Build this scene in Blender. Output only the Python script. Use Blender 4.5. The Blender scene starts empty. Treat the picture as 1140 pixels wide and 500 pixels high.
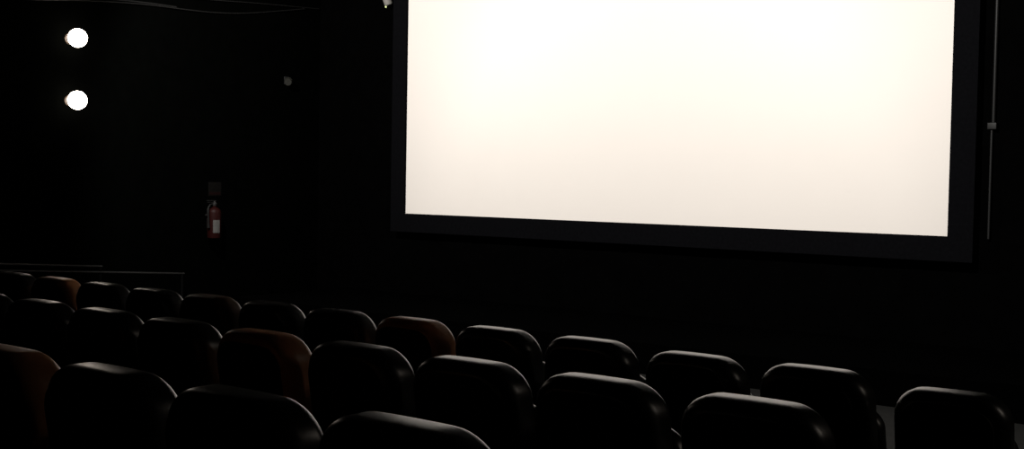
import bpy, bmesh, math, random
from mathutils import Vector, Matrix
random.seed(4)
C = bpy.context.scene.collection
sc = bpy.context.scene
PI = math.pi

# ------------------------------------------------------------------ materials
def mat(name, base, rough=0.5, spec=0.5, noise=0.0, scale=40.0, bump=0.0, metal=0.0, coat=0.0, emit=None, strength=0.0):
    m = bpy.data.materials.new(name); m.use_nodes = True
    nt = m.node_tree; b = nt.nodes['Principled BSDF']
    b.inputs['Roughness'].default_value = rough
    b.inputs['Specular IOR Level'].default_value = spec
    b.inputs['Metallic'].default_value = metal
    b.inputs['Coat Weight'].default_value = coat
    b.inputs['Base Color'].default_value = (*base, 1)
    tc = nt.nodes.new('ShaderNodeTexCoord')
    nz = nt.nodes.new('ShaderNodeTexNoise')
    nz.inputs['Scale'].default_value = scale; nz.inputs['Detail'].default_value = 4
    nt.links.new(tc.outputs['Object'], nz.inputs['Vector'])
    if noise:
        mx = nt.nodes.new('ShaderNodeMix'); mx.data_type = 'RGBA'
        mx.inputs[6].default_value = (*[c * (1 - noise) for c in base], 1)
        mx.inputs[7].default_value = (*[min(1, c * (1 + noise)) for c in base], 1)
        nt.links.new(nz.outputs['Fac'], mx.inputs[0])
        nt.links.new(mx.outputs[2], b.inputs['Base Color'])
    if bump:
        bp = nt.nodes.new('ShaderNodeBump'); bp.inputs['Strength'].default_value = bump
        bp.inputs['Distance'].default_value = 0.002
        nt.links.new(nz.outputs['Fac'], bp.inputs['Height'])
        nt.links.new(bp.outputs['Normal'], b.inputs['Normal'])
    if emit:
        b.inputs['Emission Color'].default_value = (*emit, 1)
        b.inputs['Emission Strength'].default_value = strength
    return m

M = dict(
    leather=mat('black_leatherette', (0.024, 0.0235, 0.023), 0.31, 0.9, 0.25, 60, 0.12),
    orange=mat('orange_leatherette', (0.78, 0.34, 0.15), 0.40, 0.7, 0.15, 60, 0.12),
    brown=mat('brown_leatherette', (0.11, 0.055, 0.03), 0.45, 0.4, 0.15, 60, 0.12),
    shell=mat('black_plastic_shell', (0.010, 0.010, 0.010), 0.65, 0.25, 0.2, 90, 0.1),
    iron=mat('black_painted_iron', (0.012, 0.012, 0.012), 0.5, 0.3, 0.2, 30),
    wallblack=mat('black_painted_wall', (0.0007, 0.0008, 0.0007), 0.95, 0.0, 0.35, 6, 0.2),
    frontblack=mat('black_front_wall', (0.0008, 0.0008, 0.0008), 0.95, 0.0, 0.35, 6, 0.2),
    ceilblack=mat('black_ceiling', (0.0015, 0.0015, 0.0015), 0.95, 0.0, 0.3, 8),
    floor=mat('dark_grey_floor', (0.011, 0.011, 0.0104), 0.9, 0.04, 0.3, 14, 0.2),
    stage=mat('black_stage_cloth', (0.0006, 0.0006, 0.0006), 0.95, 0.0, 0.3, 14),
    screen=mat('white_screen_vinyl', (0.86, 0.81, 0.76), 0.95, 0.0, 0.012, 3.0),
    velvet=mat('black_velvet_border', (0.0032, 0.0032, 0.0038), 0.95, 0.0, 0.3, 30),
    globe=mat('opal_glass_glowing', (0.9, 0.88, 0.84), 0.3, 0.5, 0, emit=(1.0, 0.87, 0.74), strength=20.0),
    brass=mat('dark_bronze', (0.05, 0.035, 0.025), 0.4, 0.5, 0.2, 30),
    red=mat('red_enamel', (0.014, 0.0018, 0.0015), 0.55, 0.12, 0.1, 20),
    paper=mat('white_paper_label', (0.17, 0.165, 0.16), 0.6, 0.3, 0.05, 30),
    rubber=mat('black_rubber', (0.006, 0.006, 0.006), 0.6, 0.2, 0.1, 40),
    steel=mat('dull_steel', (0.08, 0.08, 0.08), 0.4, 0.5, 0.15, 40, metal=0.7),
    greymetal=mat('grey_painted_metal', (0.24, 0.23, 0.21), 0.45, 0.5, 0.1, 40),
    darkmetal=mat('dark_grey_rail_paint', (0.007, 0.007, 0.0068), 0.5, 0.25, 0.2, 40),
    post=mat('matt_black_post', (0.002, 0.002, 0.002), 0.9, 0.05, 0.2, 40),
    plaque=mat('dull_plaque', (0.003, 0.0028, 0.0025), 0.8, 0.05, 0.1, 40),
    plaquered=mat('plaque_red', (0.006, 0.002, 0.002), 0.8, 0.05, 0.1, 40),
    led=mat('yellow_green_pilot_light', (0.5, 0.6, 0.2), 0.4, 0.5, 0, emit=(0.85, 0.95, 0.45), strength=0.9),
    glass=mat('dark_lens_glass', (0.01, 0.01, 0.012), 0.08, 0.6),
    offwhite=mat('aged_white_plastic', (0.016, 0.016, 0.013), 0.5, 0.4, 0.1, 30),
)

# ------------------------------------------------------------------ mesh helpers
def obj(name, bm, m, parent=None, smooth=True):
    bmesh.ops.recalc_face_normals(bm, faces=bm.faces)
    me = bpy.data.meshes.new(name); bm.to_mesh(me); bm.free()
    me.materials.append(M[m])
    if smooth:
        for p in me.polygons: p.use_smooth = True
        me.set_sharp_from_angle(angle=math.radians(42))
    o = bpy.data.objects.new(name, me); C.objects.link(o)
    if parent: o.parent = parent
    return o
def thing(name, label, cat, loc=(0, 0, 0), rz=0.0, group=None):
    o = bpy.data.objects.new(name, None); C.objects.link(o)
    o.empty_display_size = 0.1
    o.location = loc; o.rotation_euler = (0, 0, rz); o['label'] = label; o['category'] = cat
    if group: o['group'] = group
    return o
def struct(o): o['kind'] = 'structure'; return o
def box(bm, x0, x1, y0, y1, z0, z1, bev=0.0, mtx=None):
    r = bmesh.ops.create_cube(bm, size=1.0)
    vs = r['verts']
    for v in vs:
        v.co = Vector((x0 + (v.co.x + .5) * (x1 - x0), y0 + (v.co.y + .5) * (y1 - y0), z0 + (v.co.z + .5) * (z1 - z0)))
    if bev:
        es = list({e for v in vs for e in v.link_edges})
        r2 = bmesh.ops.bevel(bm, geom=es, offset=bev, segments=3, affect='EDGES', profile=0.6)
        vs = list({v for f in r2['faces'] for v in f.verts} | {v for v in vs if v.is_valid})
    if mtx:
        for v in vs: v.co = mtx @ v.co
    return vs
def BM(): return bmesh.new()
def boxobj(name, m, parent, dims, bev=0.0):
    bm = BM(); box(bm, *dims, bev=bev); return obj(name, bm, m, parent)
def tube(bm, pts, rad, n=12, cap=True):
    pts = [Vector(p) for p in pts]; rings = []
    prev = None
    for i, p in enumerate(pts):
        t = (pts[min(i + 1, len(pts) - 1)] - pts[max(i - 1, 0)]).normalized()
        if prev is None:
            a = Vector((0, 0, 1)) if abs(t.z) < 0.9 else Vector((1, 0, 0))
            u = t.cross(a).normalized()
        else:
            u = (prev - t * prev.dot(t)).normalized()
        prev = u; w = t.cross(u)
        r = rad[i] if isinstance(rad, (list, tuple)) else rad
        rings.append([bm.verts.new(p + (u * math.cos(2 * PI * k / n) + w * math.sin(2 * PI * k / n)) * r) for k in range(n)])
    for a, b in zip(rings, rings[1:]):
        for k in range(n): bm.faces.new((a[k], a[(k + 1) % n], b[(k + 1) % n], b[k]))
    if cap:
        bm.faces.new(rings[0]); bm.faces.new(rings[-1])
def lathe(bm, prof, n=32, mtx=None):
    """prof: (radius, height) pairs about the z axis"""
    rings = []
    for r, z in prof:
        rings.append([bm.verts.new((max(r, 1e-4) * math.cos(2 * PI * k / n), max(r, 1e-4) * math.sin(2 * PI * k / n), z)) for k in range(n)])
    for a, b in zip(rings, rings[1:]):
        for k in range(n): bm.faces.new((a[k], a[(k + 1) % n], b[(k + 1) % n], b[k]))
    bm.faces.new(rings[0]); bm.faces.new(rings[-1])
    if mtx:
        for rr in rings:
            for v in rr: v.co = mtx @ v.co

def rrect(hw, z0, z1, rt, rb, crown, seg=10, side=6):
    """rounded rectangle in x,z: top corner radius rt, bottom radius rb, gently crowned top"""
    pts = []
    def arc(cx, cz, r, a0, a1):
        for i in range(seg + 1):
            a = a0 + (a1 - a0) * i / seg
            pts.append((cx + r * math.cos(a), cz + r * math.sin(a)))
    def line(a, b, n):
        for i in range(1, n): pts.append((a[0] + (b[0] - a[0]) * i / n, a[1] + (b[1] - a[1]) * i / n))
    arc(hw - rt, z1 - rt, rt, 0, PI / 2)
    line((hw - rt, z1), (-hw + rt, z1), 12)
    arc(-hw + rt, z1 - rt, rt, PI / 2, PI)
    line((-hw, z1 - rt), (-hw, z0 + rb), side)
    arc(-hw + rb, z0 + rb, rb, PI, 1.5 * PI)
    line((-hw + rb, z0), (hw - rb, z0), 12)
    arc(hw - rb, z0 + rb, rb, 1.5 * PI, 2 * PI)
    line((hw, z0 + rb), (hw, z1 - rt), side)
    out = []
    for x, z in pts:
        t = max(0.0, (z - z0) / (z1 - z0))
        out.append((x, z - crown * t * t * min(1, (x / hw) ** 2)))
    return out
def pillow(w, z0, z1, d, rt, rb, e, crown=0.0, dome=0.008, mtx=None, bend=0.0, e2=None, soft=1.0):
    """padded slab: outline in x,z, thickness d along y (0..d), edges rounded by e"""
    e2 = e if e2 is None else e2
    bm = BM(); rings = []
    K = 7
    back = [(e * (1 - math.sin(a)), soft * e * (1 - math.cos(a))) for a in [PI / 2 * k / K for k in range(K + 1)]]
    front = [(e2 * (1 - math.sin(a)), d - e2 * (1 - math.cos(a))) for a in [PI / 2 * k / K for k in range(K, -1, -1)]]
    prof = back + front
    # interior rings so that the faces dome
    pre = [(e + (w / 2 - e) * 0.72, -dome), (e + (w / 2 - e) * 0.35, -dome * 0.75)]
    post = [(e2 + (w / 2 - e2) * 0.35, d + dome * 0.75), (e2 + (w / 2 - e2) * 0.72, d + dome)]
    for ins, y in pre + prof + post:
        hw = w / 2 - ins
        ii = min(ins, (z1 - z0) / 2 - 0.01)
        o = rrect(hw, z0 + ii, z1 - ii, max(0.008, min(rt - ins * 0.75, hw * 0.95, (z1 - z0 - 2 * ii) * 0.45)), max(0.008, min(rb - ins * 0.75, hw * .95, (z1 - z0 - 2 * ii) * .45)), crown * hw / (w / 2))
        rings.append([bm.verts.new((x, y + bend * (x / (w / 2)) ** 2, z)) for x, z in o])
    n = len(rings[0])
    for a, b in zip(rings, rings[1:]):
        for k in range(n): bm.faces.new((a[k], a[(k + 1) % n], b[(k + 1) % n], b[k]))
    bm.faces.new(rings[0]); bm.faces.new(rings[-1])
    if mtx:
        for v in bm.verts: v.co = mtx @ v.co
    return bm

# ------------------------------------------------------------------ the setting
LX, RX = -12.0, 2.2          # side walls
FY, BY = 11.1, -5.0          # front (screen) wall, rear wall
TOP = 4.75
def structbox(name, m, dims):
    return struct(boxobj(name, m, None, dims))
structbox('wall_left', 'wallblack', (LX - 0.2, LX, BY, FY + 0.2, -0.1, TOP))
structbox('wall_right', 'wallblack', (RX, RX + 0.2, BY, FY + 0.2, -0.1, TOP))
structbox('wall_front', 'frontblack', (LX, RX, FY, FY + 0.2, -0.1, TOP))
structbox('wall_rear', 'wallblack', (LX, RX, BY - 0.2, BY, -0.1, TOP))
structbox('ceiling', 'ceilblack', (LX - 0.2, RX + 0.2, BY - 0.2, FY + 0.2, TOP, TOP + 0.15))
# floor: shallow terraces stepping down towards the screen
bm = BM()
box(bm, LX, RX, 4.02, FY, -0.2, 0.0)
box(bm, LX, RX, 2.66, 4.02, -0.2, 0.096)
box(bm, LX, RX, 1.30, 2.66, -0.2, 0.199)
box(bm, LX, RX, BY, 1.30, -0.2, 0.30)
struct(obj('floor', bm, 'floor', None))
# low black platform under the screen
structbox('floor_platform', 'stage', (LX + 0.6, RX - 0.5, 9.25, FY, 0.0, 0.28))

# ------------------------------------------------------------------ the screen
SX0, SX1, SZ0, SZ1, SY = -10.312, -3.639, 1.282, 4.10, 11.0
scr = thing('cinema_screen', 'large glowing white cinema screen in a wide black border', 'screen', ((SX0 + SX1) / 2, SY, SZ0))
hw = (SX1 - SX0) / 2; hh = SZ1 - SZ0
boxobj('screen_surface', 'screen', scr, (-hw - 0.03, hw + 0.03, 0, 0.03, -0.03, hh + 0.03))
bm = BM(); B = 0.225
box(bm, -hw - B, -hw, -0.035, 0.08, -B, hh + B)
box(bm, hw, hw + B, -0.035, 0.08, -B, hh + B)
box(bm, -hw, hw, -0.035, 0.08, -B, 0.0)
box(bm, -hw, hw, -0.035, 0.08, hh, hh + B)
obj('border', bm, 'velvet', scr)

# ------------------------------------------------------------------ seats
RECL = Matrix.Translation((0, 0.092, 0.38)) @ Matrix(((1, 0, 0, 0), (0, 1, -0.165, 0), (0, 0, 1, 0), (0, 0, 0, 1)))   # leans back, its top stays level
W = 0.462
def make_seat(colour):
    t = thing('cinema_chair', '', 'chair')
    obj('backrest', pillow(W, 0.0, 0.622, 0.17, 0.115, 0.05, 0.05, crown=0.010, dome=0.006, mtx=RECL, bend=0.018, e2=0.05, soft=1.4), colour, t)
    obj('back_panel', pillow(W - 0.085, 0.02, 0.578, 0.05, 0.085, 0.03, 0.014, crown=0.012, dome=0.003, mtx=RECL @ Matrix.Translation((0, -0.014, 0)), bend=0.010), 'shell', t)
    # seat pad, tipped up against the backrest
    tip = Matrix.Translation((0, 0.29, 0.40)) @ Matrix.Rotation(math.radians(12), 4, 'X')
    obj('seat_pad', pillow(W - 0.02, 0.0, 0.43, 0.11, 0.09, 0.05, 0.045, crown=0.008, dome=0.008, mtx=tip), colour, t)
    # standard on the right hand side carrying the armrest
    x = 0.273
    bm = BM(); box(bm, x - 0.022, x + 0.022, 0.14, 0.52, 0.0, 0.02, 0.004)
    box(bm, x - 0.016, x + 0.016, 0.24, 0.40, 0.015, 0.60, 0.006)
    s = obj('standard', bm, 'iron', t)
    bm = BM(); box(bm, x - 0.03, x + 0.03, 0.14, 0.56, 0.595, 0.64, 0.014)
    a = obj('armrest', bm, 'shell', t)
    bm = BM(); Tm = Matrix.Translation((x, 0.575, 0.545))
    lathe(bm, [(0.024, 0.0), (0.030, 0.0), (0.037, 0.095), (0.033, 0.095), (0.027, 0.01), (0.001, 0.01)], 24, Tm)
    obj('cup_holder', bm, 'shell', a)
    # beam carrying the seat between the standards
    bm = BM(); box(bm, -0.228, 0.258, 0.25, 0.33, 0.33, 0.37, 0.006)
    obj('seat_beam', bm, 'iron', t)
    return t
protos = {k: make_seat(k) for k in ('leather', 'orange', 'brown')}
used = set()
def place(colour, loc, rz, label, group, scale=(1, 1, 1), rx=0.0):
    src = protos[colour]
    if colour in used:
        r = src.copy(); C.objects.link(r)
        for ch in list(src.children):
            c = ch.copy(); C.objects.link(c); c.parent = r
            for g in ch.children:
                d = g.copy(); C.objects.link(d); d.parent = c
    else:
        r = src; used.add(colour)
    r.location = loc; r.rotation_euler = (rx, 0, rz); r.scale = scale
    r['label'] = label
    if group: r['group'] = group
    elif 'group' in r: del r['group']
    return r
ORD = ['last', 'second', 'third', 'fourth', 'fifth', 'sixth', 'seventh', 'eighth', 'ninth', 'tenth', 'eleventh', 'twelfth', 'thirteenth']
PITCH = 0.55
rows = [
    # x0, y, floor z, first index, last index, row phrase, group
    (-5.5623, 4.486, 0.0, -5, 7, 'front row nearest the screen', 'seats of the front row'),
    (-4.0609, 3.153, 0.096, -4, 4, 'second row from the screen', 'seats of the second row'),
    (-3.6790, 1.8275, 0.199, 0, 3, 'third row, nearest the camera', 'seats of the third row'),
]
special = {
    (0, -4): ('orange', 'orange leatherette cinema chair far left in the front row, below the handrail'),
    (0, 2): ('orange', 'orange leatherette cinema chair near the middle of the front row, below the screen'),
    (0, -1): ('brown', 'dark brown leatherette cinema chair in the front row below the fire extinguisher'),
    (1, 0): ('orange', 'orange leatherette cinema chair in the second row from the screen'),
    (2, 0): ('orange', 'orange leatherette cinema chair at the left frame edge, row nearest the camera'),
}
tweak = {  # small individual shifts: dx, dy, dz, rz degrees, x scale
    (0, 7): (-0.008, 0.03, -0.045, 3.0, 0.92),
    (0, 5): (0, 0, -0.014, 0, 1),
    (0, 6): (0, 0, -0.010, 0, 1),
    (2, 1): (0.0, 0.0, -0.002, 0.0, 1.0), (2, 3): (0, 0, 0.004, 0, 1),
}
for k, (x0, y, fz, n0, n1, phrase, grp) in enumerate(rows):
    for n in range(n0, n1 + 1):
        col, lab = special.get((k, n), ('leather', None))
        if lab is None:
            j = n1 - n
            lab = ('black leatherette cinema chair at the right end of the ' + phrase) if j == 0 else \
                  ('black leatherette cinema chair, %s from the right end of the %s' % (ORD[j], phrase))
        dx, dy, dz, rz, sx = tweak.get((k, n), (0, 0, 0, 0, 1))
        rz += random.uniform(-0.25, 0.25)
        place(col, (x0 + n * PITCH + 0.2315 + dx, y + dy, fz + 0.001), math.radians(rz), lab, grp, (sx, 1, (1.0, 0.992, 0.991)[k] + dz))

# ------------------------------------------------------------------ left wall: lamps, extinguisher, plaque, speaker, handrail, cables
def wall_lamp(x, y, z, rz, label, group):
    t = thing('wall_lamp', label, 'lamp', (x, y, z), rz, group)
    bm = BM(); lathe(bm, [(0.06, 0), (0.06, 0.012), (0.05, 0.02), (0.02, 0.022), (0.018, 0.05), (0.045, 0.055), (0.045, 0.075), (0.03, 0.08)], 32, Matrix.Rotation(PI / 2, 4, 'Y'))
    obj('lamp_base', bm, 'brass', t)
    bm = BM(); bmesh.ops.create_uvsphere(bm, u_segments=32, v_segments=20, radius=0.101, matrix=Matrix.Translation((0.165, 0, 0)))
    obj('globe', bm, 'globe', t)
for z, hi in ((3.17, 'upper'), (2.50, 'lower')):
    wall_lamp(LX, 7.43, z, 0, hi + ' of the two round glowing globe lamps on the left black wall', 'globe lamps on the left wall')
for z, hi in ((3.17, 'upper'), (2.50, 'lower')):
    wall_lamp(RX, 7.43, z, PI, hi + ' of the two round glowing globe lamps on the right black wall', 'globe lamps on the right wall')

ext = thing('fire_extinguisher', 'red fire extinguisher with a white label hanging on the left wall', 'fire extinguisher', (LX + 0.10, 9.32, 0.95))
bm = BM(); R = 0.082
lathe(bm, [(0.001, 0), (R - 0.015, 0), (R - 0.004, 0.006), (R, 0.02)] + [(R, 0.31)] + [(R * math.cos(a), 0.31 + 0.07 * math.sin(a)) for a in [PI / 2 * k / 6 for k in range(1, 6)]] + [(0.022, 0.385), (0.022, 0.40)], 36)
obj('cylinder_body', bm, 'red', ext)
bm = BM(); n = 14; vs = []
for k in range(n + 1):
    a = math.radians(-48 + 62 * k / n)
    vs.append([bm.verts.new(((R + 0.0015) * math.cos(a), (R + 0.0015) * math.sin(a), z)) for z in (0.07, 0.225)])
for a, b in zip(vs, vs[1:]): bm.faces.new((a[0], b[0], b[1], a[1]))
bmesh.ops.solidify(bm, geom=list(bm.faces), thickness=0.001)
obj('label_sticker', bm, 'paper', ext)
bm = BM(); lathe(bm, [(0.024, 0.395), (0.028, 0.40), (0.028, 0.425), (0.016, 0.43), (0.016, 0.45)], 20)
v = obj('valve', bm, 'steel', ext)
bm = BM(); box(bm, -0.012, 0.012, -0.11, 0.02, 0.452, 0.462, 0.003); box(bm, -0.012, 0.012, -0.10, 0.02, 0.432, 0.440, 0.003)
obj('handle', bm, 'rubber', ext)
bm = BM(); tube(bm, [(0.0, -0.025, 0.415), (0.01, -0.07, 0.41), (0.015, -0.10, 0.375), (0.02, -0.105, 0.30), (0.02, -0.10, 0.20), (0.02, -0.098, 0.13)], [0.010] * 4 + [0.011, 0.016], 12)
obj('hose', bm, 'rubber', ext)
bm = BM(); box(bm, -0.10, -0.085, -0.035, 0.035, 0.12, 0.36, 0.003); box(bm, -0.10, -0.07, -0.06, 0.06, 0.27, 0.29, 0.003)
obj('wall_bracket', bm, 'iron', ext)

pl = thing('wall_sign', 'small dull square sign on the left wall above the fire extinguisher', 'sign', (LX, 9.40, 1.545))
boxobj('sign_plate', 'plaque', pl, (0, 0.008, -0.095, 0.095, -0.085, 0.085), 0.003)
bm = BM(); box(bm, 0.008, 0.0105, -0.082, 0.082, -0.072, -0.035, 0.001)
obj('sign_band', bm, 'plaquered', pl)

cam_t = thing('wall_speaker', 'tiny pale round wall speaker high on the left wall near the front corner', 'speaker', (LX, 10.52, 2.95))
bm = BM(); box(bm, 0.0, 0.012, -0.035, 0.035, -0.05, 0.05, 0.004); box(bm, 0.01, 0.07, -0.010, 0.010, -0.012, 0.012, 0.003)
obj('mounting_plate', bm, 'iron', cam_t)
bm = BM(); lathe(bm, [(0.03, 0.0), (0.045, 0.01), (0.052, 0.04), (0.052, 0.07), (0.045, 0.085)], 24, Matrix.Translation((0.06, 0, 0)) @ Matrix.Rotation(math.radians(115), 4, 'X') @ Matrix.Rotation(math.radians(35), 4, 'Y'))
obj('speaker_body', bm, 'offwhite', cam_t)

# handrail following the aisle's slope
rail = thing('handrail', 'dark double bar handrail running along the foot of the left wall', 'handrail', (LX + 0.15, 7.7, 0.0))
def railz(y): return 0.627 - 0.0640 * (y - 7.6)
bm = BM(); tube(bm, [(0, -1.9, railz(5.8) + 0.068), (0, 0.05, railz(7.75) + 0.064)], 0.014, 12)
obj('upper_bar', bm, 'darkmetal', rail)
bm = BM(); tube(bm, [(0, -1.9, railz(5.8)), (0, 1.15, railz(8.85))], 0.014, 12)
obj('lower_bar', bm, 'darkmetal', rail)
for yy in (-1.4, 0.03, 1.12):
    bm = BM(); h = railz(7.7 + yy) + (0.066 if yy < 0.5 else 0)
    tube(bm, [(0, yy, 0.0), (0, yy, h)], 0.013, 12)
    tube(bm, [(0, yy, 0.0), (0, yy, 0.008)], 0.04, 16)
    obj('post', bm, 'post', rail)

def cable(name, label, pts, r):
    bm = BM()
    P = [Vector(p) for p in pts]; out = []
    for i in range(len(P) - 1):
        p0, p1, p2, p3 = P[max(i - 1, 0)], P[i], P[i + 1], P[min(i + 2, len(P) - 1)]
        for s in range(8):
            t = s / 8
            out.append(0.5 * ((2 * p1) + (-p0 + p2) * t + (2 * p0 - 5 * p1 + 4 * p2 - p3) * t * t + (-p0 + 3 * p1 - 3 * p2 + p3) * t ** 3))
    out.append(P[-1]); tube(bm, out, r, 8)
    o = obj(name, bm, 'darkmetal'); o['label'] = label; o['category'] = 'cable'
    return o
X = LX + 0.03
cable('hanging_cable', 'longer thin grey cable sagging along the top of the left wall', [(X, 6.2, 3.49), (X, 6.9, 3.53), (X, 7.6, 3.605), (X, 8.33, 3.655), (X, 9.0, 3.668), (X, 9.4, 3.685), (X, 9.9, 3.74), (X, 10.8, 3.90)], 0.007)
cable('hanging_cable', 'shorter thin grey cable just above the longer cable, left wall', [(X, 6.6, 3.57), (X, 7.3, 3.60), (X, 7.95, 3.66), (X, 8.4, 3.678), (X, 8.8, 3.680)], 0.008)
cable('hanging_cable', 'faint grey cable high on the left wall near the front corner', [(X, 8.7, 3.79), (X, 9.41, 3.835), (X, 10.0, 3.875), (X, 11.05, 3.93)], 0.006)

# spot lamp / camera hanging beside the screen's upper left corner
t = thing('security_camera', 'small grey security camera with a tiny light, beside the screen at upper left', 'camera', (-10.675, FY, 4.03))
bm = BM(); box(bm, -0.05, 0.05, -0.012, 0.0, -0.05, 0.05, 0.003); tube(bm, [(0, -0.01, 0), (0, -0.10, 0.0), (0, -0.13, -0.03)], 0.012, 10)
obj('bracket', bm, 'greymetal', t)
axis = Matrix.Translation((-0.01, -0.13, -0.01)) @ Matrix.Rotation(math.radians(-14), 4, 'Y') @ Matrix.Rotation(math.radians(14), 4, 'X')
bm = BM(); lathe(bm, [(0.03, 0.06), (0.052, 0.05), (0.056, 0.03), (0.056, -0.14), (0.05, -0.15)], 28, axis)
obj('camera_body', bm, 'greymetal', t)
bm = BM(); lathe(bm, [(0.012, -0.148), (0.04, -0.148), (0.04, -0.156), (0.012, -0.156)], 24, axis)
obj('lens', bm, 'glass', t)
bm = BM(); bmesh.ops.create_uvsphere(bm, u_segments=12, v_segments=8, radius=0.012, matrix=axis @ Matrix.Translation((-0.035, -0.03, -0.16)))
o = obj('pilot_light', bm, 'led', t); o['label'] = 'tiny yellow green light'

# conduit right of the screen
t = thing('wall_conduit', 'thin dark vertical conduit pipe on the wall right of the screen', 'pipe', (-3.30, FY - 0.03, 2.27))
bm = BM(); tube(bm, [(0, 0, 0.0), (0, 0, 2.4)], 0.016, 12); obj('upper_pipe', bm, 'darkmetal', t)
bm = BM(); tube(bm, [(-0.012, 0, -1.0), (-0.012, 0, 0.0)], 0.011, 12); obj('lower_pipe', bm, 'iron', t)
bm = BM(); box(bm, -0.045, 0.035, -0.03, 0.03, -0.03, 0.03, 0.006); obj('junction_box', bm, 'darkmetal', t)

# ------------------------------------------------------------------ light: two flood lamps on the ceiling wash the screen
def spot(x, y, z, tx, ty, tz, energy, size, blend, col, rad=0.12):
    l = bpy.data.lights.new('screen_flood', 'SPOT'); l.energy = energy; l.color = col
    l.spot_size = math.radians(size); l.spot_blend = blend; l.shadow_soft_size = rad
    o = bpy.data.objects.new('screen_flood', l); C.objects.link(o)
    o.location = (x, y, z)
    o.rotation_euler = (Vector((tx, ty, tz)) - Vector((x, y, z))).to_track_quat('-Z', 'Y').to_euler()
spot(-9.77, 6.6, 4.3, -9.79, 11.0, 2.17, 970, 115, 0.3, (1.0, 0.962, 0.915))
spot(-3.90, 6.6, 4.3, -3.92, 11.0, 2.17, 970, 115, 0.3, (1.0, 0.962, 0.915))

w = bpy.data.worlds.new('dark'); sc.world = w; w.use_nodes = True
w.node_tree.nodes['Background'].inputs['Color'].default_value = (0, 0, 0, 1)

# ------------------------------------------------------------------ camera
cd = bpy.data.cameras.new('camera'); cam = bpy.data.objects.new('camera', cd); C.objects.link(cam)
cd.sensor_width = 36; cd.sensor_fit = 'HORIZONTAL'; cd.lens = 42.6316
cd.clip_start = 0.02; cd.clip_end = 100
yaw, pit, rol = math.radians(38.1262), math.radians(-2.1027), math.radians(1.00436)
f = Vector((-math.sin(yaw) * math.cos(pit), math.cos(yaw) * math.cos(pit), math.sin(pit)))
r = Vector((math.cos(yaw), math.sin(yaw), 0)); u = r.cross(f)
c, s = math.cos(rol), math.sin(rol)
r2 = r * c + u * s; u2 = -r * s + u * c
mw = Matrix((( r2.x, u2.x, -f.x, 0), (r2.y, u2.y, -f.y, 0), (r2.z, u2.z, -f.z, 1.72), (0, 0, 0, 1)))
cam.matrix_world = mw
sc.camera = cam

vs = sc.view_settings
vs.view_transform = 'Standard'; vs.look = 'None'; vs.gamma = 1.0; vs.exposure = 0.0; vs.use_curve_mapping = False
sc.cycles.use_denoising = True
sc.cycles.max_bounces = 6
sc.cycles.sample_clamp_indirect = 4.0
